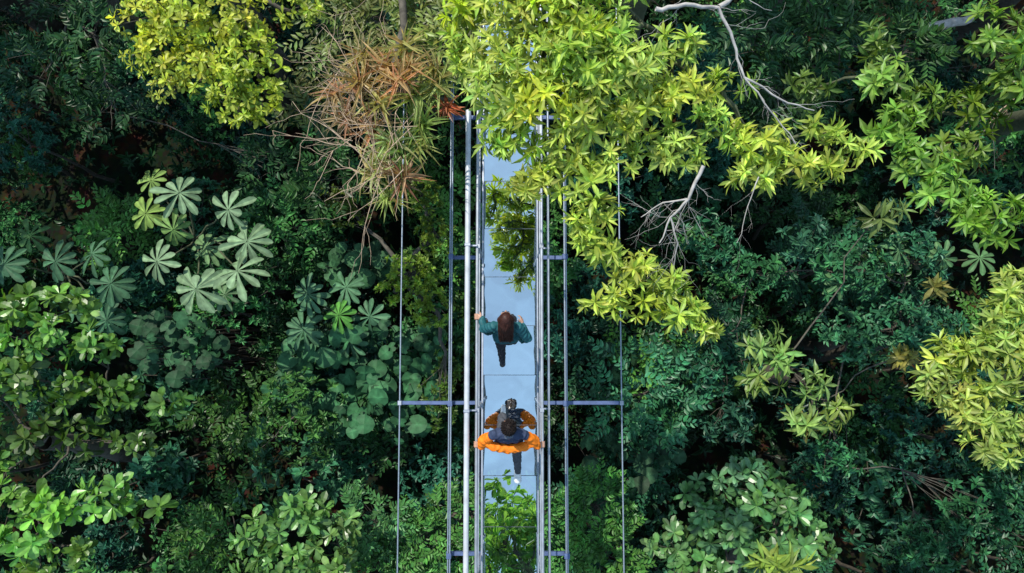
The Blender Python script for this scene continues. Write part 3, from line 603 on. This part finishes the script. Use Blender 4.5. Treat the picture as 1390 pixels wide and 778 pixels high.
pose += [('pants', (-.09, -.26, .92), (-.095, .02, .54), .092, .064), ('pants', (-.095, .02, .54), (-.09, -.02, .13), .064, .045), ('skin', (-.09, -.02, .13), (-.09, -.02, .09), .036, .036),
         ('shoe', (-.09, -.045, .045), (-.09, .12, .035), .043, .033), ('shoe', (-.09, -.03, .07), (-.09, .02, .06), .045, .04),
         ('pants', (.09, -.28, .92), (.11, -.47, .54), .092, .066), ('pants', (.11, -.47, .54), (.125, -.78, .27), .066, .046),
         ('shoe', (.125, -.92, .19), (.12, -.78, .06), .058, .044), ('shoe', (.12, -.78, .06), (.12, -.70, .035), .044, .034), ('shoe', (.125, -.84, .24), (.125, -.90, .20), .05, .056)]
mats = {'skin': M_skin, 'navy': cloth("navy_cloth", (.035, .05, .10)), 'grey': cloth("grey_hood", (.10, .12, .16)), 'orange': cloth("orange_cloth", (.88, .21, .010), .65), 'pants': cloth("grey_trousers", (.07, .075, .09)), 'shoe': cloth("white_shoes", (.8, .8, .8), .6)}
e, O = person("man_in_orange_jacket", ox, oy, pose, mats, ee)
face_bits(q, O, e); hair(q, O, e, M_hair_d, False)
# --- woman in teal jacket
hc = G(6.865, 4.33, 1.52); ox, oy = hc[0], hc[1]
ce, ee, q = head_parts((0, 0, 1.52), math.radians(14))
pose = list(ce)
pose += [('skin', (0, -.055, 1.37), (0, -.03, 1.45), .046, .045), ('teal', (0, -.07, 1.35), (0, -.055, 1.375), .068, .06),
         ('teal', (-.115, -.09, 1.30), (.115, -.09, 1.30), .068, .068), ('teal', (-.06, -.12, 1.20), (.06, -.12, 1.20), .10, .10), ('teal', (-.06, -.17, 1.04), (.06, -.17, 1.04), .092, .092),
         ('teal', (-.08, -.21, .95), (.08, -.21, .95), .11, .11), ('pants', (-.075, -.23, .88), (.075, -.23, .88), .105, .105)]
hy = G(6.48, 4.30, 1.1)[1]; hcps, wr = hand_on_rail(RL, hy, -1); wr = rel(wr)
pose += [(l, rel(a), rel(b), r0, r1) for l, a, b, r0, r1 in hcps]
sh = (-.165, -.09, 1.315); el = (-.31, -.12, 1.13); cf = lerp(wr, el, .08)
pose += [('teal', sh, el, .068, .058), ('teal', el, cf, .058, .044), ('skin', wr, cf, .024, .026)]
sh = (.165, -.10, 1.315); el = (.29, -.25, 1.12); wr2 = (.23, -.05, 1.00)
cf = lerp(wr2, el, .12); pose += [('teal', sh, el, .068, .06), ('teal', el, cf, .06, .042), ('skin', cf, wr2, .024, .022)]
hx, hyy = .04, -.07
pose += [('skin', wr2, (.165+hx, .08+hyy, 1.01), .02, .017), ('skin', wr2, (.18+hx, .085+hyy, .985), .02, .017)]
for j in range(4):
    a = (.165+hx+.006*j, .085+hyy, 1.022-.0215*j); b = (a[0]-.01, a[1]+.036-.003*abs(j-1), a[2]-.004); c = (b[0]-.02, b[1]+.018, b[2]-.006); d = (c[0]-.016, c[1]-.002, c[2]-.002)
    pose += [('skin', a, b, .0086, .008), ('skin', b, c, .008, .0074), ('skin', c, d, .0074, .0066)]
pose += [('skin', (.165+hx, .035+hyy, 1.02), (.145+hx, .065+hyy, 1.04), .012, .0095), ('skin', (.145+hx, .065+hyy, 1.04), (.13+hx, .09+hyy, 1.045), .0095, .008)]
pose += [('pants', (.08, -.22, .87), (.09, .04, .50), .085, .058), ('pants', (.09, .04, .50), (.085, -.01, .12), .058, .04), ('shoe', (.085, -.03, .05), (.085, .11, .033), .042, .03), ('shoe', (.085, -.01, .12), (.085, -.015, .06), .042, .042),
         ('pants', (-.08, -.24, .87), (-.08, -.36, .50), .085, .06), ('pants', (-.08, -.36, .50), (-.06, -.58, .20), .06, .042),
         ('shoe', (-.06, -.62, .16), (-.06, -.525, .05), .045, .035), ('shoe', (-.06, -.525, .05), (-.06, -.45, .033), .035, .03), ('shoe', (-.06, -.58, .20), (-.06, -.59, .15), .043, .042)]
mats = {'skin': M_skin, 'teal': cloth("teal_cloth", (.016, .10, .115), .6), 'pants': cloth("black_trousers", (.02, .022, .03)), 'shoe': cloth("black_boots", (.025, .025, .03), .5)}
e, O = person("woman_in_teal_jacket", ox, oy, pose, mats, ee)
face_bits(q, O, e); hair(q, O, e, M_hair_b, True)

# ------------------------------------------------------------------ daylight
sd = np.array([-.5, .75, 0]); az = math.atan2(sd[0], sd[1]); elv = math.radians(54)
S = Vector((math.sin(az)*math.cos(elv), math.cos(az)*math.cos(elv), math.sin(elv)))
sl = bpy.data.lights.new("sun", 'SUN'); sl.energy = 5; sl.angle = math.radians(.5); sl.color = (1, .95, .84)
so = bpy.data.objects.new("sun", sl); scene.collection.objects.link(so); so.rotation_euler = S.to_track_quat('Z', 'Y').to_euler(); so.location = S*40
w = bpy.data.worlds.new("World"); scene.world = w; w.use_nodes = True; nt = w.node_tree; N = nt.nodes; L = nt.links
bg = N['Background']; sk = N.new('ShaderNodeTexSky'); sk.sky_type = 'NISHITA'; sk.sun_disc = False; sk.sun_elevation = elv; sk.sun_rotation = az
tc = N.new('ShaderNodeTexCoord'); nz = N.new('ShaderNodeTexNoise'); nz.inputs['Scale'].default_value = 4.5; nz.inputs['Detail'].default_value = 7; nz.inputs['Roughness'].default_value = .55
cr = N.new('ShaderNodeValToRGB'); cr.color_ramp.elements[0].position = .40; cr.color_ramp.elements[1].position = .60; cr.color_ramp.elements[0].color = (.5, .5, .5, 1); cr.color_ramp.elements[1].color = (.95, .95, .95, 1)
mx = N.new('ShaderNodeMixRGB'); mx.inputs[2].default_value = (4.3, 6.5, 9.2, 1)
L.new(tc.outputs['Generated'], nz.inputs[0]); L.new(nz.outputs[0], cr.inputs[0]); L.new(cr.outputs[0], mx.inputs[0]); L.new(sk.outputs[0], mx.inputs[1]); L.new(mx.outputs[0], bg.inputs[0])
bg.inputs[1].default_value = .12
scene.view_settings.view_transform = 'Standard'; scene.view_settings.look = 'None'; scene.view_settings.exposure = 0
